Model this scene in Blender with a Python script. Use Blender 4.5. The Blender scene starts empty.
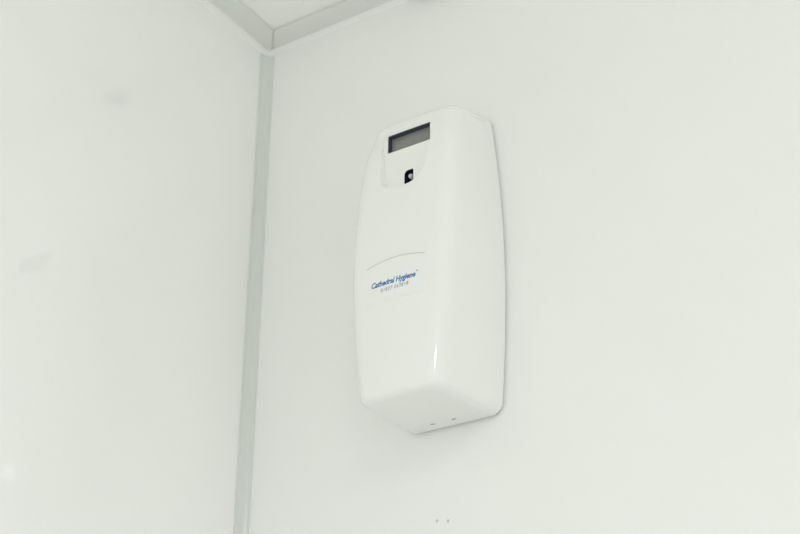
import bpy, bmesh, math
import numpy as np
from mathutils import Vector, Matrix

scene = bpy.context.scene
col = scene.collection

# ------------------------------------------------------------------ camera
FPX, YAW, PITCH, ROLL = 1500.0, -33.5936, 27.861, 0.255
CAM = Vector((0.70954, -0.85275, 1.59771))
yaw, pitch, roll = (math.radians(a) for a in (YAW, PITCH, ROLL))
fwd = Vector((math.sin(yaw) * math.cos(pitch), math.cos(yaw) * math.cos(pitch), math.sin(pitch)))
r0 = Vector((math.cos(yaw), -math.sin(yaw), 0))
u0 = r0.cross(fwd)
right = r0 * math.cos(roll) + u0 * math.sin(roll)
up = u0 * math.cos(roll) - r0 * math.sin(roll)
cam_data = bpy.data.cameras.new('camera')
cam = bpy.data.objects.new('camera', cam_data)
col.objects.link(cam)
cam.matrix_world = Matrix(((right.x, up.x, -fwd.x, CAM.x), (right.y, up.y, -fwd.y, CAM.y),
                           (right.z, up.z, -fwd.z, CAM.z), (0, 0, 0, 1)))
cam_data.sensor_width = 36.0
cam_data.lens = FPX / 800.0 * 36.0
cam_data.clip_start = 0.02
cam_data.dof.use_dof = True
cam_data.dof.focus_distance = 1.07
cam_data.dof.aperture_fstop = 7.5
scene.camera = cam

# ------------------------------------------------------------------ world, exposure
WORLD = 0.84
world = bpy.data.worlds.new('world')
scene.world = world
world.use_nodes = True
world.node_tree.nodes['Background'].inputs[0].default_value = (0.985, 1.0, 0.95, 1)
world.node_tree.nodes['Background'].inputs[1].default_value = WORLD
scene.view_settings.view_transform = 'Standard'
scene.view_settings.look = 'None'
scene.view_settings.gamma = 1.0
scene.view_settings.use_curve_mapping = False
scene.view_settings.exposure = 0.34
scene.cycles.max_bounces = 16
scene.cycles.diffuse_bounces = 12
LAMP_STRENGTH = 28.0
LAMP_POS = (0.94, -1.14)

# ------------------------------------------------------------------ materials
def mat(name, color, rough=0.4, spec=0.5, metal=0.0, noise=0.0, nscale=40.0, bump=0.0, bscale=200.0, coat=0.0):
    m = bpy.data.materials.new(name)
    m.use_nodes = True
    nt = m.node_tree
    b = nt.nodes['Principled BSDF']
    b.inputs['Base Color'].default_value = (*color, 1)
    b.inputs['Roughness'].default_value = rough
    b.inputs['Specular IOR Level'].default_value = spec
    b.inputs['Metallic'].default_value = metal
    b.inputs['Coat Weight'].default_value = coat
    b.inputs['Coat Roughness'].default_value = 0.05
    tc = nt.nodes.new('ShaderNodeTexCoord')
    if noise > 0:
        n = nt.nodes.new('ShaderNodeTexNoise')
        n.inputs['Scale'].default_value = nscale
        n.inputs['Detail'].default_value = 4
        nt.links.new(tc.outputs['Object'], n.inputs['Vector'])
        mx = nt.nodes.new('ShaderNodeMix')
        mx.data_type = 'RGBA'
        mx.inputs['A'].default_value = (*[c * (1 - noise) for c in color], 1)
        mx.inputs['B'].default_value = (*[min(1, c * (1 + noise)) for c in color], 1)
        nt.links.new(n.outputs['Fac'], mx.inputs['Factor'])
        nt.links.new(mx.outputs['Result'], b.inputs['Base Color'])
    if bump > 0:
        n2 = nt.nodes.new('ShaderNodeTexNoise')
        n2.inputs['Scale'].default_value = bscale
        n2.inputs['Detail'].default_value = 1
        nt.links.new(tc.outputs['Object'], n2.inputs['Vector'])
        bp = nt.nodes.new('ShaderNodeBump')
        bp.inputs['Strength'].default_value = bump
        bp.inputs['Distance'].default_value = 0.002
        nt.links.new(n2.outputs['Fac'], bp.inputs['Height'])
        nt.links.new(bp.outputs['Normal'], b.inputs['Normal'])
    return m

M = {
    'wall': mat('gloss_wall_panel', (0.925, 0.929, 0.918), 0.02, 0.65, noise=0.006, nscale=6),
    'ceiling': mat('ceiling_tile_white', (0.94, 0.95, 0.92), 0.7, 0.3, noise=0.01, nscale=120),
    'grid': mat('painted_grid_metal', (0.81, 0.825, 0.80), 0.35, 0.5, noise=0.01),
    'trim': mat('grey_pvc_trim', (0.74, 0.765, 0.74), 0.12, 0.7, noise=0.03, nscale=25),
    'sealant': mat('white_sealant', (0.94, 0.943, 0.93), 0.3, 0.5, noise=0.01),
    'floor': mat('grey_vinyl_floor', (0.64, 0.645, 0.63), 0.45, 0.4, noise=0.03, nscale=60),
    'cover': mat('white_gloss_plastic', (0.925, 0.928, 0.915), 0.08, 0.5, noise=0.004, nscale=30),
    'back': mat('gap_shade_plastic', (0.33, 0.35, 0.335), 0.5, 0.4, noise=0.01),  # gap shade put into the colour: grey deepens the dark line round the cover
    'dark': mat('black_plastic', (0.012, 0.015, 0.019), 0.4, 0.4, noise=0.1),
    'bezel': mat('dark_blue_grey_plastic', (0.05, 0.06, 0.075), 0.35, 0.5, noise=0.05),
    'lcd': mat('grey_display_glass', (0.27, 0.28, 0.27), 0.12, 0.5, noise=0.06, nscale=90),
    'nozzle': mat('pale_nozzle_plastic', (0.62, 0.66, 0.68), 0.35, 0.5, noise=0.02),
    'sticker': mat('white_sticker_film', (0.925, 0.928, 0.918), 0.22, 0.5, noise=0.004),
    'edge': mat('sticker_edge_shade', (0.62, 0.635, 0.60), 0.5, 0.3, noise=0.02),  # grey stands in for the shade line along the sticker's top
    'blue': mat('blue_ink', (0.004, 0.21, 0.48), 0.5, 0.3, noise=0.05),
    'slate': mat('slate_ink', (0.20, 0.27, 0.32), 0.5, 0.3, noise=0.05),
    'filler': mat('grey_filler', (0.62, 0.63, 0.61), 0.6, 0.3, noise=0.05),
}
em = bpy.data.materials.new('lamp_diffuser')
em.use_nodes = True
eb = em.node_tree.nodes['Principled BSDF']
eb.inputs['Base Color'].default_value = (0.8, 0.8, 0.8, 1)
eb.inputs['Emission Color'].default_value = (1.0, 0.99, 0.96, 1)
eb.inputs['Emission Strength'].default_value = LAMP_STRENGTH
M['lamp'] = em

# ------------------------------------------------------------------ helpers
def obj(name, me, m=None, parent=None):
    if isinstance(me, bmesh.types.BMesh):
        bm = me
        me = bpy.data.meshes.new(name)
        bmesh.ops.recalc_face_normals(bm, faces=bm.faces)
        bm.to_mesh(me)
        bm.free()
    o = bpy.data.objects.new(name, me)
    col.objects.link(o)
    if m:
        me.materials.clear()
        me.materials.append(M[m])
    if parent:
        o.parent = parent
        o.matrix_parent_inverse = parent.matrix_world.inverted()
    return o

def structure(o, label=None, cat=None):
    o['kind'] = 'structure'
    if label: o['label'] = label
    if cat: o['category'] = cat
    return o

def box(x0, x1, y0, y1, z0, z1, bm=None):
    bm = bm or bmesh.new()
    v = [bm.verts.new((x, y, z)) for z in (z0, z1) for y in (y0, y1) for x in (x0, x1)]
    for f in ((0, 1, 3, 2), (4, 6, 7, 5), (0, 4, 5, 1), (2, 3, 7, 6), (0, 2, 6, 4), (1, 5, 7, 3)):
        bm.faces.new([v[i] for i in f])
    return bm

def extrude_path(sections, closed=True):
    """skin a list of equally long vertex loops, cap both ends"""
    bm = bmesh.new()
    rows = [[bm.verts.new(p) for p in s] for s in sections]
    n = len(rows[0])
    for a, b in zip(rows, rows[1:]):
        for i in range(n if closed else n - 1):
            j = (i + 1) % n
            bm.faces.new((a[i], a[j], b[j], b[i]))
    bm.faces.new(rows[0][::-1])
    bm.faces.new(rows[-1])
    return bm

def rounded_rect(x0, x1, z0, z1, r, seg=8):
    """r = (top right, top left, bottom left, bottom right)"""
    pts = []
    for (cx, cz, a0), rr in zip(((x1, z1, 0), (x0, z1, 90), (x0, z0, 180), (x1, z0, 270)), r):
        sx = -1 if cx == x1 else 1
        sz = -1 if cz == z1 else 1
        for k in range(seg + 1):
            a = math.radians(a0 + 90 * k / seg)
            pts.append((cx + sx * rr + rr * math.cos(a), cz + sz * rr + rr * math.sin(a)))
    return pts

def prism_y(pts, y0, y1, dz=0.0):
    return extrude_path([[(x, y0, z) for x, z in pts], [(x, y1, z + dz) for x, z in pts]])

def smooth(o, angle=35):
    me = o.data
    me.polygons.foreach_set('use_smooth', [True] * len(me.polygons))
    me.set_sharp_from_angle(angle=math.radians(angle))
    return o

def cut(o, cutters):
    for c in cutters:
        md = o.modifiers.new('cut', 'BOOLEAN')
        md.operation = 'DIFFERENCE'
        md.solver = 'EXACT'
        md.object = c
    dg = bpy.context.evaluated_depsgraph_get()
    me = bpy.data.meshes.new_from_object(o.evaluated_get(dg))
    o.modifiers.clear()
    old = o.data
    o.data = me
    bpy.data.meshes.remove(old)
    for c in cutters:
        d = c.data
        bpy.data.objects.remove(c)
        bpy.data.meshes.remove(d)
    return o

# ------------------------------------------------------------------ the room
ZC = 2.3985                 # underside of the ceiling grid
RX, RY = 2.0, -2.1      # far extents of the small washroom
TILT = math.radians(1.5)  # the left wall is not quite square to the wall with the dispenser
def LW(d, off, z):
    """point at distance d along the left wall from the corner, off metres out from it"""
    return (math.sin(TILT) * d + math.cos(TILT) * off, -math.cos(TILT) * d + math.sin(TILT) * off, z)

structure(obj('floor', box(-0.1, RX + 0.1, RY - 0.1, 0.1, -0.06, 0.0), 'floor'), 'pale grey vinyl floor of the washroom', 'floor')

wall = obj('wall_back', box(-0.1, RX + 0.1, 0.0, 0.1, 0.0, ZC + 0.1), 'wall')
DOTS = ((0.1750, 1.9296), (0.1840, 1.9280))
cutters = []
for x, z in DOTS:
    pts = [(x + 0.0011 * math.cos(a), z + 0.0011 * math.sin(a)) for a in np.linspace(0, 2 * math.pi, 12, endpoint=False)]
    cutters.append(obj('cutter', prism_y(pts, -0.01, 0.0022)))
bpy.context.view_layer.update()
cut(wall, cutters)
structure(wall, 'glossy white wall panel carrying the dispenser', 'wall')
for x, z in DOTS:
    pts = [(x + 0.00105 * math.cos(a), z + 0.00105 * math.sin(a)) for a in np.linspace(0, 2 * math.pi, 12, endpoint=False)]
    obj('filler_plug', prism_y(pts, 0.0005, 0.0022), 'filler', wall)

DL = abs(RY) + 0.1
structure(obj('wall_left', extrude_path([[LW(-0.1, -0.1, z), LW(-0.1, 0, z), LW(DL, 0, z), LW(DL, -0.1, z)] for z in (0.0, ZC + 0.1)]), 'wall'),
          'glossy white wall panel left of the corner trim', 'wall')
# walls behind and right of camera left out; even world light fills in

# ceiling: a slab with lay-in tiles, tee bars between them
ceiling = structure(obj('ceiling', box(-0.1, RX + 0.1, RY - 0.1, 0.1, ZC + 0.06, ZC + 0.1), 'ceiling'), 'white suspended ceiling of lay-in tiles', 'ceiling')
TX = [0.166, 0.762, 1.362]
TY = [-0.62, -1.22, -1.82]
xs = [-0.02] + TX + [RX]
ys = [0.0] + TY + [RY]
for i in range(len(xs) - 1):
    for j in range(len(ys) - 1):
        a, b = xs[i] + 0.002, xs[i + 1] - 0.002
        c, d = ys[j + 1] + 0.002, ys[j] - 0.002
        obj('ceiling_tile', box(a, b, c, d, ZC + 0.0022, ZC + 0.016), 'ceiling', ceiling)
for x in TX:
    bm = box(x - 0.012, x + 0.012, RY, -0.0005, ZC, ZC + 0.0012)
    box(x - 0.0008, x + 0.0008, RY, -0.0005, ZC + 0.0012, ZC + 0.032, bm)
    obj('tee_bar', bm, 'grid', ceiling)
for y in TY:
    for a, b in zip(xs, xs[1:]):
        obj('cross_tee', box(max(a, 0.0) + 0.0125, b - 0.0125, y - 0.012, y + 0.012, ZC + 0.0002, ZC + 0.0012), 'grid', ceiling)

# perimeter angle: two flanges, mitred in the corner
FW = 0.0220
def flange_left(d, off, z): return LW(d, off, z)
def fl(pts): return extrude_path([[(x, y, z) for x, y in pts] for z in (ZC, ZC + 0.0013)])
cin = LW(FW, FW, 0)
gap = 0.0004
structure(obj('trim_1', fl([(0.0045 + gap, -0.0), (RX, 0.0), (RX, -FW), (cin[0] + gap, -FW)]), 'grid'), 'pale grey ceiling edge trim above the dispenser wall', 'trim')
l0, l1 = LW(0.0, 0.0, 0), LW(DL - 0.1, 0.0, 0)
l2 = LW(DL - 0.1, FW, 0)
structure(obj('trim_2', fl([(0.0045, -gap), (l0[0], l0[1] - gap), (l1[0], l1[1]), (l2[0], l2[1]), (cin[0], -FW - gap)]), 'grid'), 'pale grey ceiling edge trim above the left wall', 'trim')

# sealant bead below the flanges (quarter round, runs round the corner)
def bead_section(fn, s, H):
    R = 0.0013
    pts = [fn(s, 0, ZC)]
    for k in range(9):
        a = math.radians(90 * k / 8)
        pts.append(fn(s, R * math.cos(a), ZC - H * math.sin(a)))
    return pts
def RW(s, off, z): return (s, -off, z)
structure(smooth(obj('trim_3', extrude_path([bead_section(RW, s, 0.0062) for s in (0.0, 0.3, 0.9, RX)]), 'sealant'), 50), 'white sealant bead along the top of the dispenser wall', 'trim')
structure(smooth(obj('trim_4', extrude_path([bead_section(LW, s, 0.0078) for s in (0.0, 0.3, 0.9, DL - 0.1)]), 'sealant'), 50), 'white sealant bead along the top of the left wall', 'trim')

# vertical internal corner trim: concave cove with a thin lip each side
AX, AY = 0.0072, 0.0110
def cove(z):
    pts = [(0.0, 0.0), (AX, 0.0), (AX, -0.0011)]
    for k in range(1, 12):
        a = math.radians(90 * k / 12)
        pts.append((AX - (AX - 0.0013) * math.sin(a), -0.0011 - (AY - 0.0011) * (1 - math.cos(a))))
    x, y, _ = LW(AY, 0.0013, 0)
    pts.append((x, y))
    x, y, _ = LW(AY, 0.0, 0)
    pts.append((x, y))
    return [(x, y, z) for x, y in pts]
structure(smooth(obj('trim_5', extrude_path([cove(z) for z in (0.0, 1.0, 1.8, ZC - 0.0078)]), 'trim'), 40), 'grey plastic trim running down the inside corner', 'trim')

# ------------------------------------------------------------------ ceiling lamp (just outside the view)
lamp = bpy.data.objects.new('ceiling_lamp', None)
col.objects.link(lamp)
lamp.location = (*LAMP_POS, ZC)
bpy.context.view_layer.update()
lamp['label'] = 'round flush white ceiling lamp lighting the washroom'
lamp['category'] = 'lamp'
def ring(r, z, n=40): return [(LAMP_POS[0] + r * math.cos(2 * math.pi * k / n), LAMP_POS[1] + r * math.sin(2 * math.pi * k / n), z) for k in range(n)]
LR = 0.085
obj('diffuser', extrude_path([ring(LR, ZC), ring(LR, ZC - 0.014), ring(LR * 0.95, ZC - 0.022)]), 'lamp', lamp)
bm = bmesh.new()
rows = [[bm.verts.new(p) for p in ring(*q)] for q in ((LR + 0.002, ZC), (LR + 0.014, ZC), (LR + 0.014, ZC - 0.012), (LR + 0.002, ZC - 0.014))]
for a, b in zip(rows, rows[1:] + rows[:1]):
    for i in range(40):
        bm.faces.new((a[i], a[(i + 1) % 40], b[(i + 1) % 40], b[i]))
obj('lamp_rim', bm, 'sealant', lamp)

# ------------------------------------------------------------------ the dispenser
XC = 0.1915
Z0, Z1 = 1.9970, 2.247
def poly(tab, deg=4):
    z, v = np.array(tab).T
    return np.poly1d(np.polyfit((z - 2.12) * 10, v, deg))
P_REAR = poly([(2.0, .0393), (2.008, .0400), (2.02, .0413), (2.046, .0429), (2.0855, .0446), (2.1266, .0451), (2.161, .0440), (2.188, .0423), (2.217, .0396), (2.238, .0373), (2.247, .0363)])
P_FRONT = poly([(2.0, .0334), (2.01, .0344), (2.05, .0387), (2.1, .0417), (2.14, .0429), (2.165, .0423), (2.19, .0404), (2.22, .0384), (2.247, .0371)])
P_DEPTH = poly([(2.0, .0785), (2.05, .0795), (2.1, .0775), (2.14, .0743), (2.17, .0715), (2.21, .0650), (2.235, .0603), (2.247, .0577)])
CONV = 0.0022             # how far the front bows out between its side edges
YB = -0.0022              # back rim of the cover, a shadow gap off the wall
RB_R, RB_S, RB_F, RT_R, RT_S, RT_F = 0.0078, 0.0055, 0.005, 0.010, 0.007, 0.006
def rear_hw(z): return P_REAR((z - 2.12) * 10)
def front_hw(z): return P_FRONT((z - 2.12) * 10)
def depth(z): return P_DEPTH((z - 2.12) * 10)
def inset(h, R):
    return 0.0 if h >= R else R - math.sqrt(max(0.0, R * R - (R - h) ** 2))
def front_y(x, z):
    q = (x - XC) / front_hw(z)
    return -(depth(z) - CONV * q * q)
def section(z):
    es = inset(z - Z0, RB_S) + inset(Z1 - z, RT_S)
    ef = inset(z - Z0, RB_F) + inset(Z1 - z, RT_F)
    er = inset(z - Z0, RB_R) + inset(Z1 - z, RT_R)
    hr, hf, d = rear_hw(z) - er, front_hw(z) - es, depth(z) - ef
    B = Vector((hf, -(d - CONV)))
    A = Vector((hr, YB))
    rc = 0.0105 + 0.0005 * min(1.0, max(0.0, (z - 2.12) / 0.1))
    fa = lambda q: Vector((hf * q, -(d - CONV * q * q)))   # q 1..0 along the front
    qs = 1 - rc / hf
    S, T = B + (A - B).normalized() * rc, fa(qs)
    right = [A + (S - A) * (k / 10) for k in range(10)]
    for k in range(17):
        t = k / 16
        right.append(S * (1 - t) ** 2 + B * 2 * t * (1 - t) + T * t * t)
    right += [fa(qs * (1 - k / 14)) for k in range(1, 15)]
    pts = [(XC + p.x, p.y) for p in right] + [(XC - p.x, p.y) for p in right[-2::-1]]
    w = min(1.0, max(0.0, (z - 2.19) / (Z1 - 2.19)))
    w = w * w * (3 - 2 * w)
    wb = min(1.0, max(0.0, (2.06 - z) / (2.06 - Z0)))
    wb = wb * wb * (3 - 2 * wb)
    return [(x, y, z - 0.0155 * w * (-y / 0.05) - 0.004 * wb * (-y / 0.078)) for x, y in pts]
hs = [0, .0001, .0004, .0009, .0016, .0025, .0036, .0049, .0063, .0078, .0095, .0113, .0132]
zs = [Z0 + h for h in hs] + list(np.linspace(Z0 + .0155, Z1 - .0145, 110)) + [Z1 - h for h in hs[::-1]]
cover_bm = extrude_path([section(z) for z in zs])

disp = bpy.data.objects.new('air_freshener_dispenser', None)
col.objects.link(disp)
disp.location = (XC, 0.0, Z0)
bpy.context.view_layer.update()
disp['label'] = 'white plastic automatic air freshener dispenser mounted on the glossy white wall'
disp['category'] = 'dispenser'

cover = obj('cover', cover_bm, 'cover', disp)
# cut the flat U-shaped recess, the display window, the spray port and the two slots underneath
RECESS_Y = -0.0620
HX, HZ0, HZ1, HR = (0.1877, 0.1957), 2.1616, 2.1787, (0.0012, 0.0035, 0.0035, 0.0035)
LX, LZ = (0.1728, 0.2104), (2.1988, 2.2144)
SLOTS = (0.1802, 0.1975)
def taper(x, z):
    w = max(0.0, (z - 2.176) / (2.2335 - 2.176))
    return x + w * (0.0085 if x > XC else -0.0030), z
upts = [taper(x, z) for x, z in rounded_rect(XC - 0.0203, XC + 0.0196, 2.1600, 2.2335, (.002, .002, .016, .016), 12)]
cut_recess = obj('cutter', prism_y(upts, RECESS_Y, -0.12))
cut_lcd = obj('cutter', prism_y(rounded_rect(*LX, *LZ, (.0007,) * 4, 4), -0.0560, -0.12))
cut_port = obj('cutter', prism_y(rounded_rect(*HX, HZ0, HZ1, HR, 8), -0.0510, -0.12))
cs = [cut_recess, cut_lcd, cut_port]
def slot_ring(x, z, grow=0.0): return [(x + (0.0022 + grow) * math.cos(a), -0.0128 + (0.0014 + grow) * math.sin(a), z) for a in np.linspace(0, 2 * math.pi, 16, endpoint=False)]
for x in SLOTS:
    cs.append(obj('cutter', extrude_path([slot_ring(x, Z0 - 0.01), slot_ring(x, Z0 + 0.0025)])))
bpy.context.view_layer.update()
cut(cover, cs)
smooth(cover, 32)
# back plate, smaller than the cover
def outline(z):
    hw = rear_hw(z) - inset(z - Z0, RB_R) - inset(Z1 - z, RT_R) - 0.0014
    return hw
zz = (Z0 + Z1) / 2 - ((Z1 - Z0) / 2 - 0.0012) * np.cos(np.linspace(0, math.pi, 120))
pts = [(XC + outline(z), z) for z in zz] + [(XC - outline(z), z) for z in zz[::-1]]
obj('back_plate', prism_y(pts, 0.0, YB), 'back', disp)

# display: dark frame lining the window, glass at its foot
def liner(outer, inner, y0, y1):
    bm = bmesh.new()
    n = len(outer)
    rows = [[bm.verts.new((x, y, z)) for x, z in pts] for pts, y in ((outer, y1), (outer, y0), (inner, y0), (inner, y1))]
    for a, b in zip(rows, rows[1:] + rows[:1]):
        for i in range(n):
            bm.faces.new((a[i], a[(i + 1) % n], b[(i + 1) % n], b[i]))
    return bm
e = 0.00004
bezel = obj('display_frame', liner(rounded_rect(LX[0] + e, LX[1] - e, LZ[0] + e, LZ[1] - e, (.0007,) * 4, 4),
                                   rounded_rect(LX[0] + .0006, LX[1] - .0006, LZ[0] + .0006, LZ[1] - .0006, (.0004,) * 4, 4), -0.0560, -0.0615), 'bezel', disp)
bezel['label'] = 'dark frame lining the display window'
scr = obj('display_screen', box(LX[0] + .0005, LX[1] - .0005, -0.0560, -0.0570, LZ[0] + .0005, LZ[1] - .0005), 'lcd', bezel)
scr['label'] = 'blank grey display glass'

# spray port: black lining and a small pale nozzle inside
port = obj('spray_port', liner(rounded_rect(HX[0] + e, HX[1] - e, HZ0 + e, HZ1 - e, HR, 8),
                               rounded_rect(HX[0] + .0004, HX[1] - .0004, HZ0 + .0004, HZ1 - .0004, tuple(max(.0008, r - .0004) for r in HR), 8), -0.0510, -0.0617), 'dark', disp)
port['label'] = 'black lined spray opening'
obj('port_back', prism_y(rounded_rect(HX[0] + .0002, HX[1] - .0002, HZ0 + .0002, HZ1 - .0002, HR, 8), -0.0510, -0.0520), 'dark', port)
NX, NZ = 0.1920, 2.1742
def nring(r, y): return [(NX + r * math.cos(a), y, NZ + r * math.sin(a)) for a in np.linspace(0, 2 * math.pi, 20, endpoint=False)]
nz = smooth(obj('nozzle', extrude_path([nring(.0019, -.0520), nring(.0019, -.0600), nring(.0015, -.0606), nring(.0005, -.0607), nring(.0004, -.0603)]), 'nozzle', port), 40)
nz['label'] = 'pale round nozzle'

# two slots underneath
for x in SLOTS:
    s = obj('locking_slot', extrude_path([slot_ring(x, Z0 + 0.0006, -e), slot_ring(x, Z0 + 0.0025, -e)]), 'bezel', disp)

# arched sticker following the front, a grey strip painting the shade at its top edge, and the lettering printed on it
SX0, SX1, SZB, SZT, SAG = 0.1659, 0.2149, 2.0655, 2.0949, 0.0036
def arch(x):
    q = (x - (SX0 + SX1) / 2) / ((SX1 - SX0) / 2)
    return SZT + SAG * (1 - q * q)
def sheet(x0, x1, lo, hi, lift, thick, nx=40, nz=14):
    bm = bmesh.new()
    top, bot = [], []
    for i in range(nx + 1):
        x = x0 + (x1 - x0) * i / nx
        ct, cb = [], []
        for j in range(nz + 1):
            z = lo(x) + (hi(x) - lo(x)) * j / nz
            y = front_y(x, z)
            ct.append(bm.verts.new((x, y - lift - thick, z)))
            cb.append(bm.verts.new((x, y - lift, z)))
        top.append(ct); bot.append(cb)
    for i in range(nx):
        for j in range(nz):
            bm.faces.new((top[i][j], top[i + 1][j], top[i + 1][j + 1], top[i][j + 1]))
            bm.faces.new((bot[i][j], bot[i][j + 1], bot[i + 1][j + 1], bot[i + 1][j]))
    for i in range(nx):
        bm.faces.new((top[i][0], bot[i][0], bot[i + 1][0], top[i + 1][0]))
        bm.faces.new((top[i][nz], top[i + 1][nz], bot[i + 1][nz], bot[i][nz]))
    for j in range(nz):
        bm.faces.new((top[0][j], top[0][j + 1], bot[0][j + 1], bot[0][j]))
        bm.faces.new((top[nx][j], bot[nx][j], bot[nx][j + 1], top[nx][j + 1]))
    return bm
st = smooth(obj('sticker', sheet(SX0, SX1, lambda x: SZB, arch, 0.0, 0.00022), 'sticker', disp), 40)
st['label'] = 'white arched-top sticker with printed name and phone number'
ed = smooth(obj('sticker_shade_line', sheet(SX0, SX1, lambda x: arch(x) - 0.0001, lambda x: arch(x) + 0.0006, 0.0, 0.00028, 40, 1), 'edge', st), 40)
ed['label'] = 'thin grey painted shade line along the arched top'

def lettering(name, body, x0, x1, zbase, height, m, shear=0.0, bold=0.0, spacing=1.0):
    cu = bpy.data.curves.new('text', 'FONT')
    cu.body = body
    cu.shear = shear
    cu.offset = bold
    cu.space_character = spacing
    cu.resolution_u = 4
    t = bpy.data.objects.new('text', cu)
    col.objects.link(t)
    bpy.context.view_layer.update()
    me = bpy.data.meshes.new_from_object(t.evaluated_get(bpy.context.evaluated_depsgraph_get()))
    bpy.data.objects.remove(t)
    bpy.data.curves.remove(cu)
    co = np.empty(len(me.vertices) * 3)
    me.vertices.foreach_get('co', co)
    co = co.reshape(-1, 3)
    a, b = co[:, 0].min(), co[:, 0].max()
    for v, c in zip(me.vertices, co):
        x = x0 + (c[0] - a) / (b - a) * (x1 - x0)
        z = zbase + c[1] * height
        v.co = (x, front_y(x, z) - 0.00027, z)
    bm = bmesh.new()
    bm.from_mesh(me)
    for f in bm.faces:
        f.normal_update()
    bpy.data.meshes.remove(me)
    ext = bmesh.ops.extrude_face_region(bm, geom=bm.faces[:])
    for v in ext['geom']:
        if isinstance(v, bmesh.types.BMVert):
            v.co.y += 0.00006
    return obj(name, bm, m, st)
lettering('printed_name', 'Cathedral Hygiene', 0.1711, 0.2082, 2.0783, 0.0060, 'blue', 0.18, 0.03, 0.98)['label'] = 'bold slanted blue lettering'
lettering('trademark_symbol', '\u00ae', 0.2086, 0.2100, 2.0817, 0.0022, 'slate')
lettering('printed_phone_number', '01827 263818', 0.1794, 0.2024, 2.0733, 0.0040, 'slate', 0.12, 0.0, 1.1)['label'] = 'small slate grey digits'
